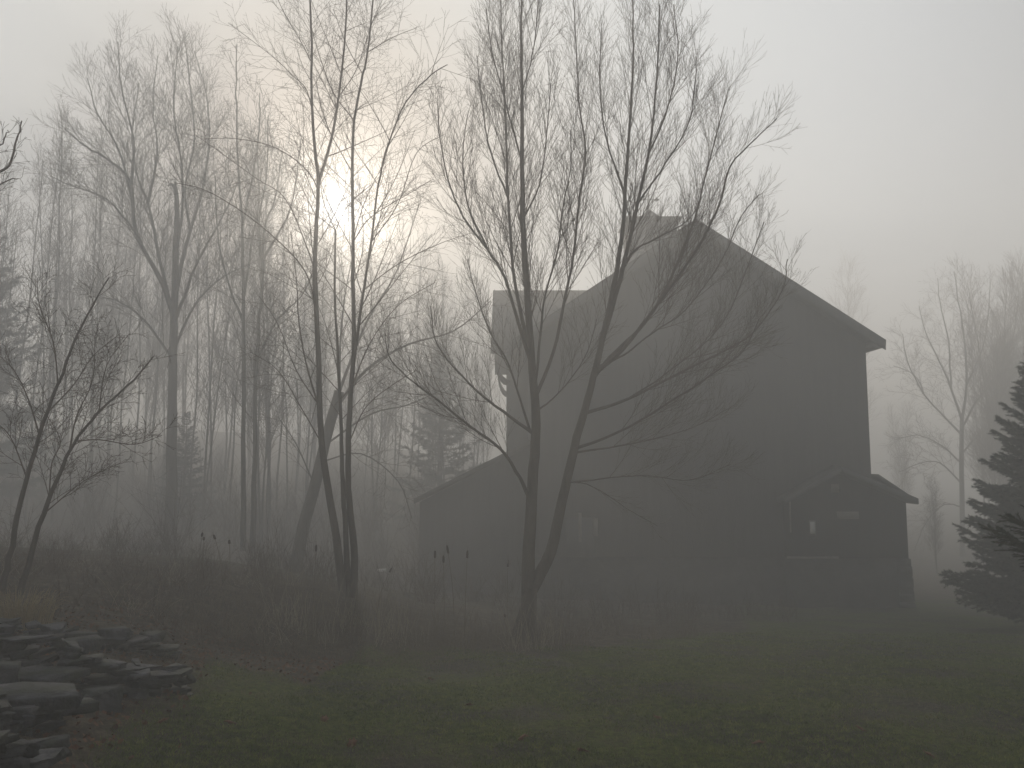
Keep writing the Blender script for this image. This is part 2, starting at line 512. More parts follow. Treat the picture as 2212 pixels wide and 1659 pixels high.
m.build('cupola_roof', M_roof, cup)
m = MB()
for k in range(9):
    z = zc + 1.1 + 0.2*k
    if z < zt - 0.75: m.box((cx-0.8, CY_-cw-0.04, z), (cx+0.8, CY_-cw-0.002, z+0.1))
m.build('louver', M_trim, cup)
m = MB(); m.bar((cx, CY_, zp), (cx, CY_, zp+1.0), 0.03); m.bar((cx-0.45, CY_, zp+0.62), (cx+0.4, CY_, zp+0.62), 0.025)
m.poly([(cx+0.36,CY_-0.02,zp+0.5),(cx+0.6,CY_-0.02,zp+0.62),(cx+0.36,CY_-0.02,zp+0.74),(cx+0.36,CY_+0.02,zp+0.5),(cx+0.6,CY_+0.02,zp+0.62),(cx+0.36,CY_+0.02,zp+0.74)],
       [(0,1,2),(5,4,3),(0,3,4,1),(1,4,5,2),(2,5,3,0)])
m.poly([(cx-0.5,CY_-0.02,zp+0.5),(cx-0.25,CY_-0.02,zp+0.62),(cx-0.5,CY_-0.02,zp+0.8),(cx-0.5,CY_+0.02,zp+0.5),(cx-0.25,CY_+0.02,zp+0.62),(cx-0.5,CY_+0.02,zp+0.8)],
       [(0,1,2),(5,4,3),(0,3,4,1),(1,4,5,2),(2,5,3,0)])
m.build('weather_vane', M_bark, cup)
# cross gable at the side, its roof slope towards us
wy0, wy1 = BY + 4.2, BY + 13.0
wr = (wy0+wy1)/2
wx0 = P(1060, 700, wy0)[0]; wxw = P(1094, 800, wy0+0.8)[0]
wzr = P(1200, 627, wr)[2]; wze = P(1075, 757, wy0)[2]
m = MB()
ws = (wzr-wze)/(wr-wy0)
m.prismx([(wy0, wze-0.15), (wr, wzr-0.2), (wr, wzr), (wy0-0.02, wze+0.06)], wx0, RX-0.5)
m.prismx([(wr+0.003, wzr-0.2), (2*wr-wy0, wze-0.15), (2*wr-wy0+0.02, wze+0.06), (wr+0.003, wzr-0.003)], wx0, RX-0.5)
m.build('side_roof', M_roof, barn)
m = MB()
a, b = wy0+0.8, 2*wr-wy0-0.8
m.prismx([(a, BZ), (b, BZ), (b, wzr-ws*(b-wr)-0.3), (wr, wzr-0.3), (a, wzr-ws*(wr-a)-0.3)], wxw, XL-0.004)
m.build('side_wall', M_board, barn)
bz = wze                                      # curved knee braces under the overhang
for yy in (a-0.05, b-0.12):
    m = MB()
    pr = [(wxw-0.002, bz-1.7), (wxw-0.002, bz-1.35)]
    pts = [(wxw-0.55*math.sin(t*1.57), bz-1.5+1.35*(1-math.cos(t*1.57))) for t in np.linspace(0,1,7)]
    low = [(x_, z_) for x_, z_ in pts]; up_ = [(x_+0.2*(1-i/6), z_+0.22) for i, (x_, z_) in enumerate(pts)]
    prof = low + up_[::-1]
    m.prism(prof[::-1], yy, yy+0.16); m.build('brace', M_board, barn)
# lean-to at the left
lx0 = P(896, 1080, BY+1.2)[0]; lwx = P(906, 1150, BY+1.5)[0]
lze = P(896, 1077, BY+1.2)[2]; lzi = P(1090, 978, BY+1.2)[2]; lxi = P(1090, 978, BY+1.2)[0]
ls = (lzi-lze)/(lxi-lx0); lzw = lze + ls*(XL-lx0)
m = MB(); m.prism([(lx0, lze-0.2), (XL-0.003, lzw-0.22), (XL-0.003, lzw), (lx0-0.02, lze)], BY+1.0, BY+13)
m.build('lean_to_roof', M_roof, barn)
m = MB(); m.prism([(lwx, BZ), (XL-0.003, BZ), (XL-0.003, lzw-0.24), (lwx, lze+ls*(lwx-lx0)-0.24)], BY+1.5, BY+12.6)
m.build('lean_to_wall', M_board, barn)
# lean-to at the right, with a small gabled porch room in front of it
rxw = P(1960, 1150, BY-0.4)[0]; rxe = P(1983, 1076, BY-0.9)[0]
rze = P(1983, 1077, BY-0.9)[2]; rzi = P(1884, 1010, BY-0.9)[2]; rxi = P(1884, 1010, BY-0.9)[0]
rsl = (rzi-rze)/(rxe-rxi)
zin = rze + rsl*(rxe-XR)
rfx = P(1700, 1110, BY-0.4)[0]
pk = P(1818, 1006, BY-0.9); px_, pz = pk[0], pk[2]
m = MB(); m.prism([(px_+0.003, pz-0.25), (rxe, rze-0.22), (rxe+0.02, rze), (px_+0.003, pz)], BY-0.9, BY+9)
psl = (pz - rze)/(rxe-px_)
lxe = P(1696, 1076, BY-0.9)[0]
lze2 = P(1696, 1077, BY-0.9)[2]
m.prism([(lxe, lze2-0.2), (px_, pz-0.25), (px_, pz+0.003), (lxe-0.02, lze2)], BY-0.9, BY-0.003)
m.build('shed_roof', M_roof, barn)
m = MB()                                      # taller back slope against the barn wall
m.prism([(XR+0.003, zin-0.2), (rxe-0.05, rze-0.02), (rxe-0.05, rze+0.05), (XR+0.003, zin)], BY-0.6, BY+9)
m.build('shed_roof', M_roof, barn)
m = MB(); m.prism([(rfx, SILL+0.01), (rxw, SILL+0.01), (rxw, pz-psl*(rxw-px_)-0.28), (px_, pz-0.28), (rfx, pz-(pz-lze2)/(px_-lxe)*(px_-rfx)-0.28)], BY-0.4, BY-0.004)
m.prism([(XR+0.004, SILL+0.02), (rxw-0.003, SILL+0.02), (rxw-0.003, rze+rsl*(rxe-rxw)-0.3), (XR+0.004, zin-0.35)], BY-0.003, BY+8.7)
shed = m.build('shed_wall', M_dark, barn)
m = MB()                                      # pale verge boards on the little gable
for (xa, za), (xb, zb) in (((lxe, lze2), (px_-0.003, pz)), ((rxe, rze), (px_+0.003, pz))):
    pr = [(xa, za-0.2), (xb, zb-0.22), (xb, zb-0.03), (xa, za-0.03)]
    m.prism(pr if xa < xb else pr[::-1], BY-0.94, BY-0.903)
m.build('bargeboard', M_board, shed)
m = MB()                                      # rough stone under the shed, stepping out at the corner
m.box((rfx+0.05, BY-0.33, BZ-0.6), (rxw+0.04, BY+8.6, SILL+0.005))
for k in range(46):
    zz = BZ + rs.random()*(SILL-BZ-0.25); hh = 0.14+0.2*rs.random()
    m.box((rxw-0.4, BY-0.36-0.1*rs.random(), zz), (rxw+0.05+0.13*rs.random()*(1.2-(zz-BZ)/(SILL-BZ)), BY+0.3+rs.random()*1.2, zz+hh))
m.build('foundation', M_found, barn)
m = MB(); m.box((rfx-0.06, BY-0.44, SILL-0.01), (rfx+1.9, BY-0.402, SILL+0.07)); m.build('sill_board', M_trim, shed)
m = MB(); a = P(1705,1080,BY-0.45); b = P(1710,1150,BY-0.45); m.box((a[0], BY-0.46, b[2]), (b[0], BY-0.402, a[2])); m.build('corner_board', M_trim, shed)
# slit window, its light painted as a pale pane, faint long board, little vent
def plate(name, x0, y0, x1, y1, yy, mat, parent, th=0.04):
    a = P(x0, y1, yy); b = P(x1, y0, yy)
    m = MB(); m.box((a[0], yy-th, a[2]), (b[0], yy, b[2])); return m.build(name, mat, parent)
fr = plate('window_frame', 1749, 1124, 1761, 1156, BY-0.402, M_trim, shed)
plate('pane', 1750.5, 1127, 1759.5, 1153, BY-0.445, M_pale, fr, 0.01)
plate('board', 1808, 1105, 1854, 1121, BY-0.402, M_trim, shed)
plate('vent', 1796, 1046, 1812, 1064, BY-0.402, M_trim, shed)
# doorway with pale posts in the main wall
m = MB(); a = P(1222,1195,BY-0.01); b = P(1284,1118,BY-0.01)
m.box((a[0], BY-0.06, SILL-0.0), (b[0], BY-0.021, b[2])); door = m.build('door', M_board, barn)
plate('door_post', 1281, 1120, 1291, 1158, BY-0.062, M_trim, door, 0.05)
plate('door_post', 1250, 1108, 1256, 1170, BY-0.062, M_trim, door, 0.05)
# ------------------------------------------------------------------ near willow with two leaning trunks
def willow():
    rng = np.random.default_rng(11)
    D = 16.0
    tr, cr = Tubes(), Tubes()
    base = P(1132, 1372, D)
    sp = Sp([(5.2, .3, .62, 2.1, .03, .06, 8, 4), (7.0, .3, .6, 1.05, .035, .05, 6, 3), (6.5, .3, .6, .5, .04, .04, 4, 3)], rmin=0.003, up=0.25)
    sp2 = Sp([(6.0, .35, .75, 1.6, .035, .065, 7, 3), (7.0, .3, .65, .85, .04, .05, 5, 3), (6.5, .3, .6, .42, .05, .04, 3, 3)], rmin=0.003, up=0.25)
    reg = []
    L = [  # trace, width start, width end, depth drift, level kind
     ([(1128,1385),(1140,1310),(1143,1200),(1150,1050),(1158,920),(1150,800),(1140,650),(1130,500),(1128,350),(1128,200),(1125,80),(1130,-70)], 62, 5, 0.0, 1),
     ([(1152,790),(1128,690),(1108,580),(1098,430),(1094,330),(1089,200),(1082,50),(1084,-40)], 18, 3, .25, 1),
     ([(1148,1085),(1122,1032),(1082,970),(1021,925),(950,869),(879,813),(839,768),(832,720)], 17, 3, -.3, 2),
     ([(1146,940),(1087,889),(1047,859),(980,793),(940,732),(930,660)], 13, 3, .3, 2),
     ([(1150,790),(1120,700),(1090,600),(1053,540),(1001,468),(969,392),(949,288),(945,224)], 16, 3, -.2, 2),
     ([(1053,540),(1010,440),(1000,330),(1012,240)], 8, 3, .2, 2),
     ([(1158,850),(1168,720),(1177,640),(1205,540),(1217,440),(1233,360),(1233,280)], 11, 3, -.25, 2),
     ([(1160,860),(1195,760),(1221,640),(1237,560),(1253,420),(1265,332),(1251,224),(1247,152),(1241,40),(1238,0)], 15, 3, .2, 1),
     ([(1150,1290),(1190,1190),(1215,1080),(1240,970),(1265,880),(1282,815),(1302,730),(1320,650),(1342,520),(1350,420),(1358,304),(1365,200),(1368,100),(1366,-40)], 46, 4, .05, 1),
     ([(1302,735),(1329,640),(1353,552),(1377,440),(1401,332),(1413,240),(1421,120),(1425,10)], 22, 4, -.15, 1),
     ([(1280,815),(1330,760),(1380,712),(1421,656),(1461,572),(1501,472),(1521,392),(1545,300),(1573,192)], 20, 3, .2, 1),
     ([(1284,805),(1345,755),(1433,640),(1509,532),(1557,432),(1577,360),(1632,300),(1677,256)], 16, 3, -.25, 2),
     ([(1318,660),(1361,552),(1417,516),(1485,476),(1520,420)], 10, 3, .3, 2),
     ([(1268,893),(1354,863),(1466,807),(1578,751),(1634,711),(1690,627),(1700,560)], 14, 3, .1, 2),
     ([(1255,969),(1331,936),(1438,874),(1550,801),(1606,756),(1640,690)], 12, 3, -.35, 2),
     ([(1232,1048),(1331,1031),(1400,1028),(1494,1037),(1578,1003)], 7, 2.5, .2, 2),
     ([(1252,981),(1382,955),(1494,924),(1578,880)], 9, 2.5, .35, 2),
     ([(1228,1040),(1280,1050),(1354,1098),(1421,1137)], 6, 2, -.1, 3),
     ([(1290,795),(1350,765),(1410,718),(1480,670),(1560,560),(1600,470),(1640,420)], 9, 3, .3, 2),
     ([(1354,863),(1440,806),(1560,700),(1620,560),(1650,480)], 7, 3, .3, 2),
     ([(1160,890),(1205,850),(1262,775),(1290,690)], 8, 3, .4, 2),
     ([(1145,930),(1100,790),(1060,720),(1030,640),(1010,560)], 9, 3, .35, 2),
     ([(1130,470),(1165,400),(1180,300),(1190,180)], 7, 3, -.3, 2),
     ([(1098,430),(1060,330),(1040,220),(1030,120)], 8, 3, .3, 2),
     ([(1128,350),(1100,250),(1065,120),(1050,20)], 8, 3, -.3, 2),
     ([(1350,420),(1310,300),(1295,180),(1300,60)], 8, 3, .25, 2),
     ([(1401,332),(1440,240),(1465,120),(1455,10)], 8, 3, .25, 2),
     ([(1377,440),(1440,350),(1490,260),(1505,150)], 8, 3, -.25, 2),
     ([(1128,200),(1150,120),(1160,30),(1165,-40)], 6, 3, .2, 2),
    ]
    for tc_, a, b, k, kind in L:
        pts, rad = limb(tr, tc_, D, a, b, k=k, wob=0.005, rng=rng, sides=9 if a > 20 else 6, reg=reg)
        if kind == 1: grow(cr, rng, pts, rad, sp, 0, 1.0, start=0.42 if a > 30 else 0.2)
        elif kind == 2: grow(cr, rng, pts, rad, sp2, 0, 0.95, start=0.22)
        else: grow(cr, rng, pts, rad, sp2, 1, 1.0, start=0.2)
    # flare of the butt
    limb(tr, [(1108,1395),(1122,1345),(1140,1280)], D-0.1, 40, 22); limb(tr, [(1150,1390),(1148,1330),(1150,1270)], D-0.1, 40, 30)
    print('willow', cr.count())
    return finish_tree('willow_tree', base, 'bare willow with two thick dark trunks forking from one base beside the lawn', 'tree', tr, cr)
willow()

# ------------------------------------------------------------------ clump of three slim stems in front of the sun
def ash_clump():
    rng = np.random.default_rng(5)
    D = 17.0
    base = P(750, 1280, D)
    e = empty('maple_tree', tuple(base), 'slim three-stemmed bare tree standing before the glow of the sun', 'tree')
    sp = Sp([(3.2, .5, .9, 2.5, .035, .014, 8, 4), (5.0, .45, .85, 1.2, .035, .008, 6, 3), (5.2, .45, .85, .55, .04, .004, 4, 3)], rmin=0.0034, up=0.0)
    sp2 = Sp([(5.0, .5, .9, 1.3, .05, .01, 6, 3), (6, .55, .9, .6, .06, .006, 4, 3), (3, .6, .9, .3, .07, .01, 3, 3)], rmin=0.0034, up=0.0)
    cr = Tubes(); reg = []
    stems = [
     [([(742,1290),(722,1130),(700,1000),(692,900),(688,760),(680,600),(683,500),(688,396),(681,325),(673,224),(673,90),(668,-40)], 30, 6, .0),
      ([(688,396),(715,306),(731,209),(746,75),(750,-40)], 13, 5, .3)],
     [([(752,1290),(747,1150),(740,1040),(738,950),(735,870),(729,750),(723,640),(724,497)], 22, 6, .12)],
     [([(764,1290),(765,1180),(754,1080),(752,980),(757,850),(764,760),(762,600),(763,523),(761,373),(765,261),(784,160),(794,112),(808,-20)], 28, 5, .0),
      ([(759,800),(775,700),(788,612),(802,523),(817,403),(840,306),(877,220),(933,160),(967,140)], 13, 3, -.2)]]
    extra = [
     ([(690,890),(660,780),(645,690),(640,600),(628,500)], 10, 3, .3), ([(690,720),(672,620),(640,560),(560,485),(485,433),(433,407),(380,395)], 8, 2.5, -.25),
     ([(687,410),(672,380),(635,343),(579,313),(504,299),(440,300)], 7, 2.5, .3), ([(684,590),(665,540),(616,429),(553,385),(470,325),(420,290)], 7, 2.5, .3),
     ([(674,230),(660,190),(634,165),(590,123),(493,49)], 6, 2.5, -.3), ([(673,130),(650,90),(610,20),(590,-30)], 5, 2.5, .3),
     ([(724,497),(700,440),(690,380)], 5, 2.5, .3), ([(724,497),(755,440),(800,400)], 5, 2.5, -.3), ([(724,497),(690,470),(650,450)], 4, 2.5, .1),
     ([(763,523),(800,470),(880,420),(930,390)], 6, 2.5, .3), ([(760,373),(720,300),(680,230),(630,150)], 6, 2.5, .3),
     ([(765,261),(720,200),(690,120),(670,50)], 6, 2.5, -.3), ([(784,160),(750,100),(720,20)], 5, 2.5, .3), ([(794,112),(850,80),(900,60)], 5, 2.5, .3),
     ([(731,209),(770,150),(800,60),(830,-10)], 5, 2.5, .3), ([(802,523),(860,440),(900,330),(960,290)], 6, 2.5, .3),
     ([(757,840),(800,740),(860,660),(940,610)], 7, 2.5, -.3), ([(690,880),(640,800),(600,700),(560,640)], 6, 2.5, -.3),
     ([(752,960),(790,880),(850,830),(900,800)], 6, 2.5, .3), ([(697,960),(650,880),(600,800),(540,760)], 6, 2.5, .2)]
    for st in stems:
        tr = Tubes()
        for i_, (tc_, a, b, k) in enumerate(st):
            pts, rad = limb(tr, tc_, D, a, b, k=k, wob=0.005, rng=rng, sides=8, reg=reg, att=i_ > 0)
            grow(cr, rng, pts, rad, sp, 0, 1.0, start=0.42 if a > 20 else 0.12)
        link('trunk', tr.mesh('trunk', M_bark, base), e)
    for tc_, a, b, k in extra:
        pts, rad = limb(cr, tc_, D, a*.75, b*.8, k=k, sides=4, reg=reg)
        grow(cr, rng, pts, rad, sp2, 0, 1.0, start=0.15)
    print('clump', cr.count())
    link('crown', cr.mesh('crown', M_twig, base), e)
ash_clump()

# ------------------------------------------------------------------ leaning pair at the left edge, close by
def leaning_pair():
    rng = np.random.default_rng(21)
    D = 11.5
    sp = Sp([(6.5, .5, .95, .95, .07, .03, 6, 4), (10, .5, .9, .42, .09, .02, 4, 3), (11, .5, .9, .2, .1, .01, 3, 3)], rmin=0.0032, up=0.15)
    for tc_, ex, lab in [
      ([(2,1275),(20,1210),(45,1080),(85,940),(125,830),(160,740),(200,660),(235,600)],
       [([(85,940),(60,860),(30,800),(-10,760)],7,2),([(125,830),(115,740),(85,660),(80,600)],6,2),([(60,1030),(20,940),(-30,900)],6,2),([(105,890),(160,830),(200,770),(260,720)],6,2)],
       'slim bare tree leaning at the frame edge, the one nearer the golden grass'),
      ([(42,1285),(60,1220),(95,1110),(130,1020),(158,960),(215,890),(290,820),(330,770)],
       [([(150,975),(165,900),(200,820),(205,720)],7,2),([(160,955),(215,950),(290,960),(350,940)],6,2),([(110,1080),(112,1000),(130,950),(90,880)],6,2),([(215,890),(230,790),(280,720)],5,2),([(95,1110),(180,1040),(260,1000)],5,2)],
       'slim bare tree leaning beside its twin, with low forking spreading branches')]:
        tr, cr = Tubes(), Tubes()
        base = P(*tc_[0], D)
        reg = []
        pts, rad = limb(tr, tc_, D, 25, 4, k=0.1, wob=0.008, rng=rng, sides=7, reg=reg)
        grow(cr, rng, pts, rad, sp, 0, 1.0, start=0.3)
        for t2, a, b in ex:
            pts, rad = limb(cr, t2, D + 0.15, a, b, k=rng.uniform(-.3,.3), sides=5, reg=reg)
            grow(cr, rng, pts, rad, sp, 0, .8, start=0.15)
        finish_tree('alder_tree', base, lab, 'tree', tr, cr, group='slim leaning bare trees')
leaning_pair()

# ------------------------------------------------------------------ branch of a tree outside the frame
def edge_branch():
    rng = np.random.default_rng(3)
    D = 12.0; tr, cr = Tubes(), Tubes()
    base = np.array((P(-420, 1200, D)[0], D, 0)); base[2] = g1(base[0], D)
    limb(tr, [(-420,1290),(-430,900),(-400,600),(-390,300),(-380,0)], D, 50, 12, k=0)
    sp = Sp([(7, .4, .8, .6, .09, .03, 5, 4), (11, .4, .8, .26, .1, .02, 3, 3)], rmin=0.004, up=.1)
    for t2, a, b in [([(-400,560),(-250,470),(-100,440),(-20,385),(20,355),(38,300),(46,262)], 20, 4), ([(-100,440),(-40,425),(15,390),(40,385)], 8, 3), ([(-60,410),(-20,340),(10,300),(18,280)],8,3)]:
        pts, rad = limb(cr, t2, D, a, b, sides=6, wob=.01, rng=rng)
        grow(cr, rng, pts, rad, sp, 0, 1, start=.4)
    finish_tree('oak_tree', base, 'dark gnarled branch tip poking into the picture high above the leaning trees', 'tree', tr, cr)
edge_branch()

# ------------------------------------------------------------------ leaning dead trunk behind the clump
def leaning_trunk():
    rng = np.random.default_rng(8)
    D = 27.0; tr, cr = Tubes(), Tubes()
    base = P(640, 1245, D)
    sp = Sp([(2.6, .5, .9, 1.9, .06, .02, 6, 4), (4.5, .5, .9, .9, .08, .02, 4, 3), (5.0, .5, .9, .4, .08, .01, 3, 3)], rmin=0.006, up=.05)
    reg = []
    pts, rad = limb(tr, [(634,1255),(655,1140),(680,1050),(705,945),(733,845)], D, 46, 32, sides=9, reg=reg)
    for t2, a, b, k in [([(735,850),(765,760),(800,680),(850,600),(880,520),(905,440)],13,3,.1),([(720,890),(790,800),(880,745),(980,715),(1060,650)],14,3,-.15),
        ([(700,960),(800,895),(880,875),(960,840)],8,3,.2),([(733,845),(735,740),(745,640),(760,560)],12,3,.2),([(680,1050),(640,960),(600,900)],6,3,.1),
        ([(690,1000),(780,980),(860,1040),(890,1120)],6,3,.1)]:
        pts, rad = limb(tr, t2, D, a, b, k=k, sides=6, reg=reg)
        grow(cr, rng, pts, rad, sp, 0, 1, start=.15)
    finish_tree('leaning_tree', base, 'stout dead trunk leaning behind the slim three-stemmed tree', 'tree', tr, cr, M_bark2)
leaning_trunk()

# ------------------------------------------------------------------ big old tree with a broken top
def snag_tree():
    rng = np.random.default_rng(14)
    D = 34.0; tr, cr = Tubes(), Tubes()
    base = P(368, 1190, D)
    sp = Sp([(2.8, .35, .7, 3.0, .04, .035, 7, 4), (4.2, .35, .7, 1.4, .045, .03, 5, 3), (4.6, .4, .75, .7, .05, .02, 3, 3)], rmin=0.0068, up=.2)
    reg = []
    pts, rad = limb(tr, [(368,1200),(370,1050),(372,900),(374,740),(377,640),(381,520),(382,450),(379,405)], D, 46, 13, sides=9, wob=.012, rng=rng, reg=reg)
    limb(tr, [(379,408),(370,398),(362,402)], D, 14, 5); limb(tr, [(380,410),(378,392)], D, 13, 6)
    for t2, a, b, k in [
        ([(370,680),(351,613),(295,504),(280,392),(232,344),(187,317),(140,280)],22,4,-.2),([(285,430),(254,317),(209,243),(190,170)],11,3,.3),([(282,400),(288,300),(262,190),(255,90)],11,3,-.1),
        ([(372,660),(345,560),(320,440),(300,390),(285,300),(300,180)],16,3,.3),([(380,640),(395,560),(410,500),(440,400),(452,300),(445,200),(420,110)],18,3,.2),
        ([(384,560),(395,440),(390,330),(375,240),(385,100)],12,3,-.3),([(376,700),(430,560),(480,470),(520,380)],14,3,-.2),([(374,760),(420,660),(480,600),(560,560)],12,3,.2),
        ([(410,500),(400,400),(420,300),(410,180),(400,90)],9,3,-.2),([(368,780),(310,690),(250,650),(190,640)],10,3,-.3),([(320,440),(340,330),(330,230),(340,120)],9,3,.2),([(295,504),(230,430),(150,400),(110,380)],8,3,.2)]:
        pts, rad = limb(tr, t2, D, a, b, k=k, sides=6, wob=.012, rng=rng, reg=reg)
        grow(cr, rng, pts, rad, sp, 0, 1, start=.12)
    print('snag', cr.count())
    finish_tree('old_tree', base, 'big old bare tree with a thick trunk and a broken top among spreading limbs', 'tree', tr, cr, M_bark2)
snag_tree()

# ------------------------------------------------------------------ two straight tall trees beside each other
def straight_tree(traces, D, label, seed, w):
    rng = np.random.default_rng(seed)
    tr, cr = Tubes(), Tubes()
    base = P(*traces[0][0], D)
    sp = Sp([(2.4, .45, .85, 2.2, .06, .03, 6, 4), (4.0, .45, .85, 1.0, .08, .03, 4, 3), (4.6, .45, .85, .48, .09, .02, 3, 3)], rmin=0.007, up=.15)
    reg = []
    for i, t2 in enumerate(traces):
        pts, rad = limb(tr, t2, D, w if i == 0 else w*.45, 3, sides=7, wob=.012, rng=rng, k=0 if i == 0 else rng.uniform(-.3,.3), reg=reg)
        grow(cr, rng, pts, rad, sp, 0, 1, start=.3 if i == 0 else .15)
    finish_tree('poplar_tree', base, label, 'tree', tr, cr, M_bark2, group='tall straight trees behind the bank')
straight_tree([[(526,1190),(526,1000),(527,800),(525,600),(523,480),(513,330),(510,200),(512,95)],[(525,640),(545,520),(560,420),(555,330)],[(526,700),(490,600),(470,500),(465,380)],[(523,480),(545,380),(560,280),(560,200)]], 30.0,
              'tall straight bare tree with a thin top rising clear, in the pair beside the sun', 31, 21)
straight_tree([[(545,1195),(550,1000),(553,800),(561,680),(568,600),(570,500),(594,430),(610,330)],[(568,600),(560,480),(575,380),(580,250)],[(555,780),(600,690),(650,640),(690,560)],[(568,560),(620,470),(640,380),(650,300)]], 29.0,
              'tall straight bare tree leaning slightly at mid height, in the pair beside the sun', 32, 21)

# ------------------------------------------------------------------ rounded pale tree between the barn and the dark spruce
def round_tree():
    rng = np.random.default_rng(44)
    D = 56.0; tr, cr = Tubes(), Tubes(); reg = []
    base = P(2078, 1325, D)
    sp = Sp([(2.2, .45, .9, 3.0, .07, .02, 6, 4), (3.4, .45, .9, 1.4, .08, .02, 4, 3), (3.6, .45, .9, .7, .09, .015, 3, 3)], rmin=0.0085, up=.1)
    pts, rad = limb(tr, [(2078,1335),(2079,1150),(2077,1000),(2078,900)], D, 19, 12, sides=8, reg=reg)
    for t2, a, b, k in [
        ([(2078,905),(2055,840),(2030,780),(2000,720),(1985,660)],12,3,.2),([(2078,905),(2088,830),(2084,740),(2070,650),(2062,590)],13,3,-.2),([(2078,940),(2040,900),(1995,850),(1960,780),(1950,720)],10,3,-.2),
        ([(2078,1000),(2030,960),(1980,940),(1935,950)],8,3,.2),([(2077,1040),(2030,1000),(1990,1000),(1940,1020)],7,3,-.2),([(2088,830),(2120,760),(2135,680),(2140,600)],10,3,.3),([(2078,920),(2115,860),(2160,800),(2190,720),(2200,640)],10,3,-.3),
        ([(2055,840),(2050,740),(2030,650),(2025,600)],8,3,.3),([(2078,980),(2125,930),(2190,900),(2230,860)],8,3,.2),([(2078,1100),(2040,1090),(2000,1130),(1975,1190)],6,3,.2),([(2000,850),(1975,810),(1930,790)],5,3,.2)]:
        pts, rad = limb(tr, t2, D, a*.8, b*.8, k=k, sides=6, wob=.02, rng=rng, reg=reg)
        grow(cr, rng, pts, rad, sp, 0, 1, start=.1)
    finish_tree('maple_tree', base, 'broad bare tree with a rounded pale crown between the barn and the dark spruce', 'tree', tr, cr, M_bark2)
round_tree()
# ------------------------------------------------------------------ thin bare trees of the foggy wood: a few kinds, copied
def sapling_proto(seed, H, spread, n_stems, lean=0.0, r0=0.05):
    rng = np.random.default_rng(seed)
    tr, cr = Tubes(), Tubes()
    sp = Sp([(3.8, .35, .7, 2.2*spread, .04, .05, 6, 3), (4.4, .35, .65, 1.05*spread, .045, .04, 4, 3), (4.4, .35, .7, .52*spread, .05, .03, 3, 3)], rmin=0.0075, up=.2)
    for k in range(n_stems):
        a = rng.random()*6.28; h = H*(1-.18*k*rng.random())
        n = 9; p = np.zeros((n+1,3)); p[:,2] = np.linspace(-.4, h, n+1)
        t = np.linspace(0,1,n+1)
        b = (0.04+0.10*rng.random())*h*(0.4 if n_stems == 1 else 1.0)
        p[:,0] = math.cos(a)*b*t**1.2 + lean*t*h; p[:,1] = math.sin(a)*b*t**1.2
        p[1:,:2] += np.cumsum(rng.normal(size=(n,2))*.035*h/10, axis=0)
        pts = catmull(p, 2); rad = np.linspace(r0*(1-.2*k/max(1,n_stems)), .012, len(pts))
        tr.add(pts, rad, 6)
        grow(cr, rng, pts, rad, sp, 0, 1, start=.22)
    return tr.mesh('sapling_trunk', M_bark2, (0,0,0)), cr.mesh('sapling_crown', M_twig, (0,0,0)), H
protos = [sapling_proto(101, 15, 1.0, 1), sapling_proto(102, 16, .8, 1), sapling_proto(103, 14, 1.15, 2), sapling_proto(104, 17, .9, 2, r0=.06),
          sapling_proto(105, 13, 1.2, 3), sapling_proto(106, 16, 1.5, 1, r0=.08), sapling_proto(107, 18, 2.3, 3, r0=.13)]
def plant(kind, px, d, top, label, group, name='sapling', rot=None, rng=random.Random(1)):
    """stand a copy on the ground so that its tip reaches photo row top"""
    x = P(px, 1000, d)[0]; z0 = g1(x, d)
    h = P(px, top, d)[2] - z0
    tm, cm, H = protos[kind]
    s = h/H
    e = empty(name, (x, d, z0), label, 'tree', group)
    e.scale = (s*(.8+.3*rng.random()),)*2 + (s,)
    e.rotation_euler = (0, 0, rng.random()*6.28 if rot is None else rot)
    link('trunk', tm, e); link('crown', cm, e)
    return e
rw = random.Random(77)
WOOD = 'thin bare trees of the foggy wood'
WL = 'thin bare tree fading into the fog in the wood beyond the bank'
for px, d, top, k in [(28,40,330,0),(62,37,275,1),(98,42,265,3),(118,38,262,1),(160,44,300,0),(195,40,330,3),(232,46,310,2),(255,41,360,1),(290,48,330,0),
    (325,43,380,3),(350,50,400,2),(415,42,330,1),(440,39,300,3),(462,47,260,0),(485,52,330,2),(500,43,300,1),(585,40,250,3),(600,48,330,0),(622,44,360,1),(640,55,420,2),
    (660,46,470,3),(700,50,500,0),(790,48,560,1),(815,44,520,2),(850,52,480,3),(880,47,540,0),(905,55,560,1),(935,50,600,2),(965,46,560,0),(990,56,600,1),(1020,50,640,3),(1050,58,650,2),
    (-20,36,380,2),(-60,42,360,4),(140,55,330,4),(210,60,350,4),(310,62,370,4),(390,60,300,2),(540,60,340,4),(570,36,420,2),(680,62,520,4),(745,58,560,4),(830,62,560,4),(925,64,590,4),(1000,66,620,4)]:
    plant(k, px, d*1.1, top, WL, WOOD, rng=rw)
# beside and beyond the barn
plant(5, 1848, 84, 585, 'pale bare tree showing faintly over the barn roof, almost lost in fog', None, 'maple_tree', rng=rw)
RT = 'bare trees beyond the dark spruce'
RL = 'upright bare tree rising behind the dark spruce, pale in the fog'
for px, d, top, k in [(2150,52,600,4),(2190,55,620,6),(2240,52,640,3),(2300,54,640,4),(2120,62,660,4)]:
    plant(k, px, d, top, RL, RT, rng=rw)
SL_ = 'small thin tree in the fog close by the corner of the shed'
plant(4, 2012, 46, 1040, SL_, None, rng=rw)
plant(4, 1950, 74, 880, 'faint bare tree seen past the barn wall below the eave', None, 'maple_tree', rng=rw)
BL = 'bare tree in the fog hidden mostly by the barn'

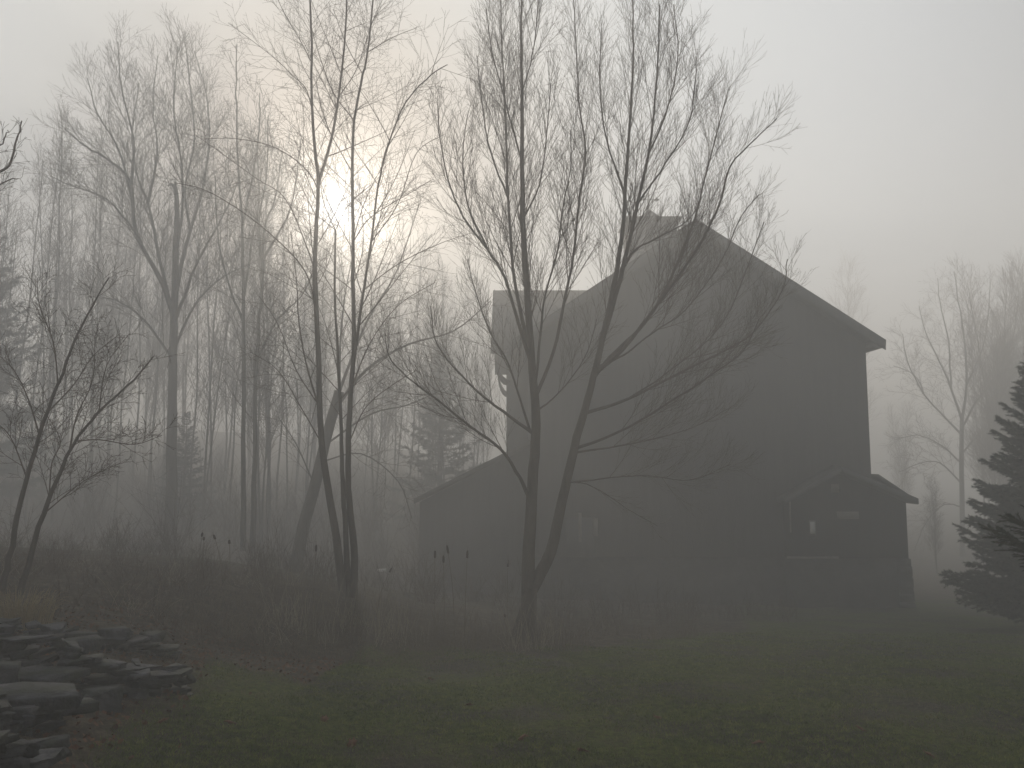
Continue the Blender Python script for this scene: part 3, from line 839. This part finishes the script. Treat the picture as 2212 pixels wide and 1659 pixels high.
# ------------------------------------------------------------------ spruces
def spruce_meshes(seed, H, Rb, dense=1.0, needle=0.05, ntw=1.0, nbranch=150, zlo=0.04, lmax=9):
    rng = np.random.default_rng(seed)
    tr, br = Tubes(), Tubes()
    pts = np.array([(0.0,0.0,z) for z in np.linspace(-.3,H,8)]); tr.add(pts, np.linspace(.02*H,.008,8), 7)
    NV = []
    def needles(p0, p1, r, n):
        d = p1-p0; L = np.linalg.norm(d); d = d/(L+1e-9)
        u = np.cross(d,(0.2,0.1,1)); u /= np.linalg.norm(u); v = np.cross(d,u)
        t = rng.random(n); a = rng.random(n)*6.283
        side = u*np.cos(a)[:,None] + v*np.sin(a)[:,None]
        b = p0 + d*(t*L)[:,None]
        tip = b + (side*0.75 + d*0.75)*(r*(.7+.6*rng.random(n)))[:,None]
        w_ = np.cross(side, d)*(r*0.09)
        NV.append(np.stack([b-w_, b+w_, tip], 1))
    for i in range(int(nbranch)):
        t = (i+rng.random())/nbranch
        t = zlo + (.98-zlo)*t
        z = H*t; L = min(Rb*(1-t)**0.85*(0.8+0.34*rng.random()) + .12, lmax)
        a = i*2.399 + rng.normal()*.3
        el = -0.12 + 0.7*t + rng.normal()*.08
        d = np.array((math.cos(a)*math.cos(el), math.sin(a)*math.cos(el), math.sin(el)))
        n = 7; p = [np.array((0,0,z))]
        for k in range(n):
            d = d + np.array((0,0,0.035+.035*k/n)) + rng.normal(size=3)*.02; d /= np.linalg.norm(d); p.append(p[-1]+d*L/n)
        p = np.array(p); br.add(p, np.linspace(.012*L+.006,.004,n+1), 4)
        side = np.array((-math.sin(a), math.cos(a), 0))
        needles(p[-2], p[-1], needle, int(26*ntw))
        m_ = max(4, int(9*L*dense))
        for j in range(m_):
            f = 0.18+0.8*(j+rng.random())/m_
            q = p[min(int(f*n),n-1)]; q = q + (p[min(int(f*n)+1,n)]-q)*(f*n-int(f*n))
            dd = (p[-1]-p[0]); dd /= np.linalg.norm(dd)
            s_ = 1 if j % 2 else -1
            tw = dd*.75 + side*s_*(.75) + np.array((0,0,rng.normal()*.22-.08)); tw /= np.linalg.norm(tw)
            l = (0.16+0.42*L*.5*(1.05-f))*(.7+.5*rng.random())
            e_ = q + tw*l + np.array((0,0,-.06*l))
            br.add(np.array((q,e_)), np.array((.006,.003)), 3)
            needles(q, e_, needle, int((18+46*l)*ntw))
            for h in range(2 if l > .3 else 0):
                q2 = q+(e_-q)*(.35+.3*h); t2 = tw*.7+side*(-s_ if h else s_)*.6; e2 = q2 + t2*l*.45
                needles(q2, e2, needle, int((10+30*l)*ntw))
    NVa = np.concatenate(NV).reshape(-1,3)
    nm = make_mesh('needles', NVa, np.arange(len(NVa)).reshape(-1,3), M_needle, False)
    return tr.mesh('trunk', M_bark, (0,0,0)), br.mesh('branches', M_bark, (0,0,0)), nm
def spruce(meshes, px, d, scale, label, rot=0.0, name='spruce_tree', z=None):
    x = P(px, 1000, d)[0]
    e = empty(name, (x, d, g1(x,d) if z is None else z), label, 'tree')
    e.scale = (scale,)*3; e.rotation_euler = (0,0,rot)
    t = link('trunk', meshes[0], e); link('branches', meshes[1], t); link('needles', meshes[2], e)
    return e
spA = spruce_meshes(41, 7.9, 2.75, 2.0, .075, 2.4, 420)
spruce(spA, 2292, 19.0, .96, 'dark dense spruce at the edge of the lawn beside the barn')
spB = spruce_meshes(42, 2.05, 2.7, 3.2, .034, 3.2, 46, zlo=.6)
spruce(spB, 2405, 7.2, 1.0, 'young spruce close by, only its branch tip in view before the big spruce', .6)
spC = spruce_meshes(43, 12.0, 3.9, .5, .22, .6, 100)
spruce(spC, 950, 52, 1.05, 'hazy evergreen behind the lean-to, next to the barn', 1.0, 'pine_tree')
spruce(spC, -70, 44, 1.5, 'hazy evergreen at the edge behind the leaning trees', 2.4, 'pine_tree')
spruce(spC, 400, 47, .55, 'low dark evergreen at the foot of the big old tree', .4, 'juniper_tree')

# ------------------------------------------------------------------ undergrowth, brush and dry grass
def stems(n, region, hlo, hhi, lean, r, seed, segs=4, curl=.12, branch=0, mat=None, name='brush'):
    rng = np.random.default_rng(seed); T = Tubes()
    nc = max(4, n//26)                        # plants stand in tufts
    cp_, cd_ = rng.uniform(region[0], region[1], nc), rng.uniform(region[2], region[3], nc)
    ci = rng.integers(0, nc, n); hs = rng.uniform(.55, 1.25, nc)[ci]
    px = cp_[ci] + rng.normal(size=n)*.22/cd_[ci]*F; d = cd_[ci] + rng.normal(size=n)*.22
    X = (px-1106)/F*d; Z = gz(X, d)
    for i in range(n):
        h = (hlo + (hhi-hlo)*rng.random()**1.7)*hs[i]
        dr = np.array((rng.normal()*lean, rng.normal()*lean, 1.0)); dr /= np.linalg.norm(dr)
        p = [np.array((X[i], d[i], Z[i]-.03))]
        cv = rng.normal(size=3)*curl; cv[2] = -abs(cv[2])*.6
        for k in range(segs):
            dr = dr + cv*(k/segs); dr /= np.linalg.norm(dr); p.append(p[-1]+dr*h/segs)
        p = np.array(p); rr = np.linspace(r, r*.4, segs+1); T.add(p, rr, 3)
        for b in range(branch):
            k = rng.integers(1, segs); q = p[k]; dv = (p[k+1]-p[k]); dv /= np.linalg.norm(dv)
            dv = dv + rng.normal(size=3)*.6; dv /= np.linalg.norm(dv); l = h*rng.uniform(.15,.4)
            T.add(np.array((q, q+dv*l*.5, q+dv*l+np.array((0,0,.05)))), np.array((r*.7,r*.5,r*.3)), 3)
    me = T.mesh(name, mat or M_twig, (0,0,0))
    return tag(link(name, me), kind='stuff')
stems(1100, (-150,620,11.5,17), .2, .9, .5, .003, 51, branch=4, curl=.25)
stems(2200, (-150,700,11.5,16), .15, .6, .5, .003, 61, curl=.4, mat=M_straw, name='dry_grass')
stems(900, (-100,760,17,28), .3, 1.2, .35, .004, 52, branch=4)
stems(150, (-150,420,12.5,22), .8, 2.4, .4, .005, 53, segs=6, branch=7)
stems(2600, (-150,1010,36,66), 1.6, 4.6, .25, .011, 62, segs=5, branch=6, name='undergrowth')
stems(900, (560,1120,20,34), .4, 1.6, .35, .006, 54, branch=3)
stems(500, (1180,1700,19,28.5), .3, 1.1, .3, .005, 55, branch=3)
stems(3000, (440,1240,13.5,17.5), .2, .75, .22, .003, 56, curl=.2, mat=M_straw, name='dry_grass')
stems(2600, (380,1000,12,15), .15, .5, .5, .003, 57, curl=.5, mat=M_straw, name='dry_grass')
M_reed = material('pale_reed', [(0.3,(0.26,0.215,0.15)),(0.7,(0.42,0.36,0.26))], 2, bump=0)
stems(260, (520,1150,13.4,15.2), .25, 1.0, .22, .0042, 63, curl=.15, mat=M_reed, name='dry_grass')
stems(220, (-40,640,12.0,17), .2, .7, .5, .0036, 64, curl=.4, mat=M_reed, name='dry_grass')
stems(1600, (1120,1500,15.5,20), .15, .6, .4, .0035, 58, curl=.4, mat=M_straw, name='dry_grass')
stems(900, (-60,460,8.8,12), .1, .35, .6, .0025, 59, curl=.6, mat=M_straw, name='dry_grass')

# ------------------------------------------------------------------ cattails
def cattail_mesh(seed, hd=1):
    rng = np.random.default_rng(seed); st, head = Tubes(), Tubes()
    h = 2.0; b = rng.normal()*.06
    p = np.array([(b*t*t*h, .02*t, t*h) for t in np.linspace(0,1,8)])
    st.add(p, np.linspace(.007,.004,8), 5)
    q = p[-1]; dv = p[-1]-p[-2]; dv /= np.linalg.norm(dv)
    hp = np.array([q + dv*s for s in (-.17,-.165,-.14,-.08,-.02,.01,.02)])
    head.add(hp, np.array((.006,.016,.021,.022,.019,.012,.004)), 8)
    st.add(np.array((q+dv*.01, q+dv*.07, q+dv*.13)), np.array((.004,.003,.002)), 4)
    for k in range(3):
        a = rng.random()*6.28; l = rng.uniform(.7,1.3)
        lp = np.array([(math.cos(a)*.25*t*t*l*1.3, math.sin(a)*.25*t*t*l*1.3, l*t*(1-.25*t*t)) for t in np.linspace(0,1,7)])
        st.add(lp, np.linspace(.008,.002,7), 3)
    return st.mesh('stalk', M_straw, (0,0,0)), head.mesh('seed_head', M_cat, (0,0,0))
cts = [cattail_mesh(s) for s in (1,2,3)]
CT = 'brown cattails standing in the swale'
for i, (px, top, d, lab) in enumerate([
    (437,1145,15.5,'tall cattail at the wooded end of its loose group behind the brush'),(447,1155,15.8,'paired cattail just beside the end one behind the brush'),
    (490,1150,15.0,'darkest cattail of the group in front of the twin straight trees'),(505,1160,15.3,'thin cattail beside the darkest one before the twin straight trees'),
    (684,1168,14.6,'lone cattail on a long stalk beside the three-stemmed tree'),(820,1222,16.0,'short tilted cattail between the three-stemmed tree and the willow'),
    (943,1180,16.0,'pale cattail at the barn side of the low lean-to'),(963,1190,15.8,'plain cattail, second along in the row before the lean-to'),
    (984,1163,15.6,'doubled fluffy cattail, tallest of the row before the lean-to'),(1006,1178,16.0,'cattail at the willow end of the row before the lean-to'),
    (1096,1200,16.4,'low cattail close beside the willow trunk'),(1098,1355,14.8,'stubby cattail low at the foot of the willow')]):
    x = P(px,1000,d)[0]; z0 = g1(x,d); h = P(px,top,d)[2]-z0
    e = empty('cattail', (x,d,z0), lab, 'cattail', CT); s = max(.25, h/2.13); e.scale = (1.15,1.15,s); e.rotation_euler = (0,0,i*1.3)
    a, b = cts[i % 3]; link('stalk', a, e); link('seed_head', b, e)
# ------------------------------------------------------------------ stones
def slab(B, rng, c, L, W, H, rot, tilt=0.0, n=11):
    """one flat irregular stone with broken edges added to builder B"""
    ang = np.sort(rng.uniform(0, 6.283, n) * .35 + np.arange(n)*6.283/n*.65 + rng.random())
    rr = 0.8 + 0.28*rng.random(n)
    x = np.cos(ang)*rr*L/2; y = np.sin(ang)*rr*W/2
    ca, sa = math.cos(rot), math.sin(rot)
    rows = []
    for z, k in ((-.5,.9),(-.35,1.0),(.02,.96),(.4,1.02),(.5,.97)):
        jx = rng.normal(size=n)*.02*L; jy = rng.normal(size=n)*.02*W
        zz = z*H + rng.normal(size=n)*H*.05 + (x/L*tilt*L)
        rows.append(np.stack([x*k+jx, y*k+jy, zz], -1))
    v = np.concatenate(rows); v = np.stack([v[:,0]*ca-v[:,1]*sa+c[0], v[:,0]*sa+v[:,1]*ca+c[1], v[:,2]+c[2]], -1)
    m_ = len(rows); f = []
    for r in range(m_-1):
        for i in range(n):
            f.append((r*n+i, r*n+(i+1)%n, (r+1)*n+(i+1)%n, (r+1)*n+i))
    f.append(tuple(range(n-1,-1,-1))); f.append(tuple(range((m_-1)*n, m_*n)))
    B.poly(v, f)
def stone(name, px, py, d, L, W, H, rot, label, cat='stone', group=None, tilt=0.0, seed=0):
    c = P(px, py, d); B = MB(); slab(B, np.random.default_rng(seed), (0,0,0), L, W, H, rot, tilt)
    o = link(name, make_mesh(name, B.v, B.f, M_stone, False)); o.location = tuple(c)
    return tag(o, label, cat, group)
def drystone(name, path, label, seed, hts, ln=(.15,.7), th=(.024,.06), wd=.42):
    """tumbled dry-stone wall: courses of flat stones along a path of (x, y)"""
    rng = np.random.default_rng(seed); B = MB()
    seg = [np.array(p) for p in path]
    for k in range(len(seg)-1):
        a, b = seg[k], seg[k+1]; L = np.linalg.norm(b-a); dr = (b-a)/L; nrm = np.array((-dr[1], dr[0]))
        h0, h1 = hts[k], hts[k+1]
        s = 0.0
        z_off = 0.0; course = 0
        while z_off < max(h0, h1):
            t_ = rng.uniform(*th); s = -rng.random()*.3
            while s < L:
                l = min(rng.uniform(*ln), L - s + .05)
                if l < .1: break
                f = np.clip((s+l/2)/L, 0, 1); hh = h0+(h1-h0)*f
                if z_off < hh*(.85+.3*rng.random()):
                    p = a + dr*(s+l/2) + nrm*(rng.normal()*.06 + .12*course*th[1])
                    w_ = wd*rng.uniform(.6,1.2)
                    slab(B, rng, (p[0], p[1], g1(*p)-.06+z_off+t_*.5), l*1.08, w_, t_*rng.uniform(.8,1.35), math.atan2(dr[1],dr[0])+rng.normal()*.3, rng.normal()*.09, n=int(rng.integers(5,9)))
                s += l*.93
            z_off += t_*.92; course += 1
    org = (path[0][0], path[0][1], g1(*path[0]))
    o = link(name, make_mesh(name, np.array(B.v)-np.array(org), B.f, M_stone, False)); o.location = org
    return tag(o, label, 'wall')
def xy(px, d): return ((px-1106)/F*d, d)
drystone('stone_wall', [xy(-200,7.5), xy(60,7.6), xy(220,7.8), xy(330,8.1), xy(430,8.4)], 'tumbled grey dry-stone wall running out towards the lawn, behind the big slab', 61, [.46,.46,.42,.34,.26])
drystone('stone_wall', [xy(30,9.3), xy(170,9.4), xy(300,9.6), xy(400,10.0)], 'upper row of dark flat stones stepping up the slope behind the wall', 63, [.22,.3,.26,.15])
drystone('stone_wall', [xy(-260,5.3), xy(-60,5.5), xy(60,5.9), xy(120,6.3)], 'low pile of broken flat stones under the big pale slab in the corner', 62, [.42,.38,.3,.15], (.18,.55), (.028,.07), .55)
drystone('stone_wall', [xy(-300,4.6), xy(-40,4.8), xy(70,5.1), xy(130,5.5)], 'lowest heap of jagged dark stones at the very corner below the pale slab', 64, [.34,.32,.26,.12], (.15,.45), (.025,.07), .4)
for q in [
  ('stone_slab', 62, 1508, 6.1, .95, .5, .1, .1, 'broad pale flat slab lying on top of the corner stone pile', 71),
  ('stone_slab', 150, 1528, 6.4, .42, .34, .08, .5, 'shorter grey slab tucked against the end of the broad pale one', 72),
  ('stone_slab', 110, 1462, 7.3, 1.1, .5, .08, -.05, 'long thin slab lying level behind the broad pale slab', 73),
  ('boulder', 225, 1520, 7.3, .36, .36, .26, .3, 'rounded mossy boulder at the foot of the wall beside the slabs', 74),
  ('stone', 255, 1368, 9.6, .42, .3, .14, .2, 'lone flat stone on the slope above the wall', 75),
  ('stone', 345, 1378, 9.9, .5, .3, .13, -.2, 'low dark stone above the lawn end of the wall', 76),
  ('stone', 300, 1505, 7.9, .2, .16, .12, .6, 'small round pale stone at the front foot of the wall', 77),
  ('stone', 180, 1393, 8.9, .5, .3, .14, .3, 'tilted dark stone at the top of the slope near the golden grass', 78),
  ('stone', 20, 1460, 7.0, .3, .3, .2, .3, 'rounded grey stone half hidden at the frame edge above the slab', 79)]:
    n_, px, py, d, L_, W_, H_, ro, lab, sd = q
    stone(n_, px, py, d, L_, W_, H_, ro, lab, 'stone', tilt=random.Random(sd).uniform(-.08,.08), seed=sd)
stone('board', 826, 1232, 22.5, .3, .15, .07, .1, 'tiny pale board lying in the fog behind the three-stemmed tree', 'board', seed=80).data.materials[0] = M_pale

# ------------------------------------------------------------------ golden grass tuft on the bank
rng = np.random.default_rng(91); T = Tubes()
gb = P(40, 1325, 9.9); gb[2] = g1(gb[0], gb[1])
for i in range(380):
    a = rng.random()*6.28; rr_ = rng.random()**.5*.42; l = rng.uniform(.2,.5); o_ = rng.uniform(.3,1.0)
    p0 = gb + np.array((math.cos(a)*rr_, math.sin(a)*rr_*.7, -.02))
    T.add(np.array([p0 + np.array((math.cos(a)*.35*o_*t**1.7*l*1.6, math.sin(a)*.35*o_*t**1.7*l*1.6, l*(t*1.25-.62*o_*t*t*t))) for t in np.linspace(0,1,6)]), np.linspace(.004,.0015,6), 3)
o = link('grass_tuft', T.mesh('grass_tuft', M_gold, gb)); o.location = tuple(gb)
tag(o, 'golden tuft of dry ornamental grass on the bank above the stones', 'grass tuft')

# ------------------------------------------------------------------ short mossy lawn grass, as one mass of blades
def blades(n, seed, ylo, yhi, h, wid, mat, name, keep):
    rng = np.random.default_rng(seed)
    u = rng.random(n); y = ylo*(yhi/ylo)**u
    x = rng.uniform(-.72, .72, n)*y + 0
    k = keep(x, y, rng); x, y = x[k], y[k]; n = len(x)
    z = gz(x, y)
    a = rng.random(n)*6.283; ln = h*(.5+rng.random(n)); le = rng.normal(size=(n,2))*.75
    w_ = wid*(y/8)**.5
    bx, by = np.cos(a)*w_, np.sin(a)*w_
    v = np.stack([np.stack([x-bx, y-by, z-.008],-1), np.stack([x+bx, y+by, z-.008],-1), np.stack([x+le[:,0]*ln, y+le[:,1]*ln, z+ln*.8],-1)], 1).reshape(-1,3)
    return tag(link(name, make_mesh(name, v, np.arange(len(v)).reshape(-1,3), mat, False)), kind='stuff')
def patchy(x, y):
    return np.sin(x*1.7+.8*np.sin(y*.9))*np.sin(y*1.3+1.2*np.sin(x*.7)) + .6*np.sin(x*4.1+1.5*np.sin(y*2.7))*np.sin(y*3.7)
blades(300000, 95, 5.6, 18, .036, .0045, M_blade, 'lawn_grass', lambda x, y, r: (r.random(len(x)) > wildness(x, y)) & (patchy(x, y) + r.normal(size=len(x))*.5 > -.25))
blades(60000, 96, 5.6, 22, .036, .0035, M_straw, 'lawn_thatch', lambda x, y, r: (r.random(len(x)) > wildness(x, y)*.5) & (patchy(x, y) + r.normal(size=len(x))*.4 < .1))
# leaves
rng = np.random.default_rng(97)
def leaf_mesh(seed):
    r = np.random.default_rng(seed); out_ = []
    n = 14
    for i in range(n):
        a = i*6.283/n; q = .05*(1.0 if i % 2 == 0 else .62)*(.85+.3*r.random()); out_.append((math.cos(a)*q*1.5, math.sin(a)*q, .012+r.normal()*.008))
    top = out_; bot = [(x_*.97, y_*.97, z_-.004) for x_, y_, z_ in out_]
    f = [tuple(range(n)), tuple(range(2*n-1, n-1, -1))] + [(i, i+n, (i+1)%n+n, (i+1)%n) for i in range(n)]
    return make_mesh('fallen_leaf', top+bot, f, M_leaf, False)
lms = [leaf_mesh(i) for i in range(3)]
for i, (px, py) in enumerate([(348,1568),(497,1570),(700,1562),(1012,1528),(1130,1602),(1420,1555),(1640,1610),(1860,1580),(930,1470),(760,1618),(2010,1640),(1260,1630)]):
    d0 = 6.4
    for _ in range(60):
        q = P(px, py, d0)
        if q[2] <= g1(q[0], q[1]): break
        d0 += .1
    o = link('fallen_leaf', lms[i % 3]); o.location = (q[0], q[1], g1(q[0], q[1])+.012); o.rotation_euler = (rng.normal()*.3, rng.normal()*.3, rng.random()*6)
    tag(o, 'curled brown leaf lying by itself on the mossy lawn', 'leaf', 'fallen leaves on the lawn')
# leaf litter round the stones
n = 5200
x = rng.uniform(-6.5, -1.6, n); y = rng.uniform(4.5, 12.5, n); k = (wildness(x, y) + rng.normal(size=n)*.2) > .55; x, y = x[k], y[k]; z = gz(x, y); n = len(x)
a = rng.random(n)*6.283; s = rng.uniform(.012,.035,n); ti = rng.normal(size=(n,2))*.5
u = np.stack([np.cos(a)*s, np.sin(a)*s, ti[:,0]*s], -1); v = np.stack([-np.sin(a)*s*.6, np.cos(a)*s*.6, ti[:,1]*s], -1)
c_ = np.stack([x, y, z+.015], -1)
V = np.stack([c_-u, c_+v, c_+u, c_-v], 1).reshape(-1,3)
tag(link('leaf_litter', make_mesh('leaf_litter', V, np.arange(len(V)).reshape(-1,4), M_leaf, False)), kind='stuff')
# ------------------------------------------------------------------ haze
hz = MB(); hz.box((-330,-330,-9), (330,330,26))
hm = bpy.data.materials.new('haze'); hm.use_nodes = True
hn = hm.node_tree; hn.nodes.clear()
ho = hn.nodes.new('ShaderNodeOutputMaterial'); hv = hn.nodes.new('ShaderNodeVolumePrincipled')
hv.inputs['Color'].default_value = (0.93, 0.935, 0.935, 1)
hv.inputs['Density'].default_value = HAZE_DENSITY
hv.inputs['Anisotropy'].default_value = HAZE_G
# fog droplets also throw a narrow lobe straight forward: the glow round the sun
hv.inputs['Density'].default_value = HAZE_DENSITY - HAZE_LOBE
hv2 = hn.nodes.new('ShaderNodeVolumePrincipled')
hv2.inputs['Color'].default_value = (0.99, 0.92, 0.80, 1)
hv2.inputs['Density'].default_value = HAZE_LOBE
hv2.inputs['Anisotropy'].default_value = 0.91
hadd = hn.nodes.new('ShaderNodeAddShader')
hn.links.new(hv.outputs[0], hadd.inputs[0]); hn.links.new(hv2.outputs[0], hadd.inputs[1])
hn.links.new(hadd.outputs[0], ho.inputs['Volume'])
hzo = hz.build('haze', hm)
hzo.display_type = 'WIRE'
tag(hzo, kind='stuff')
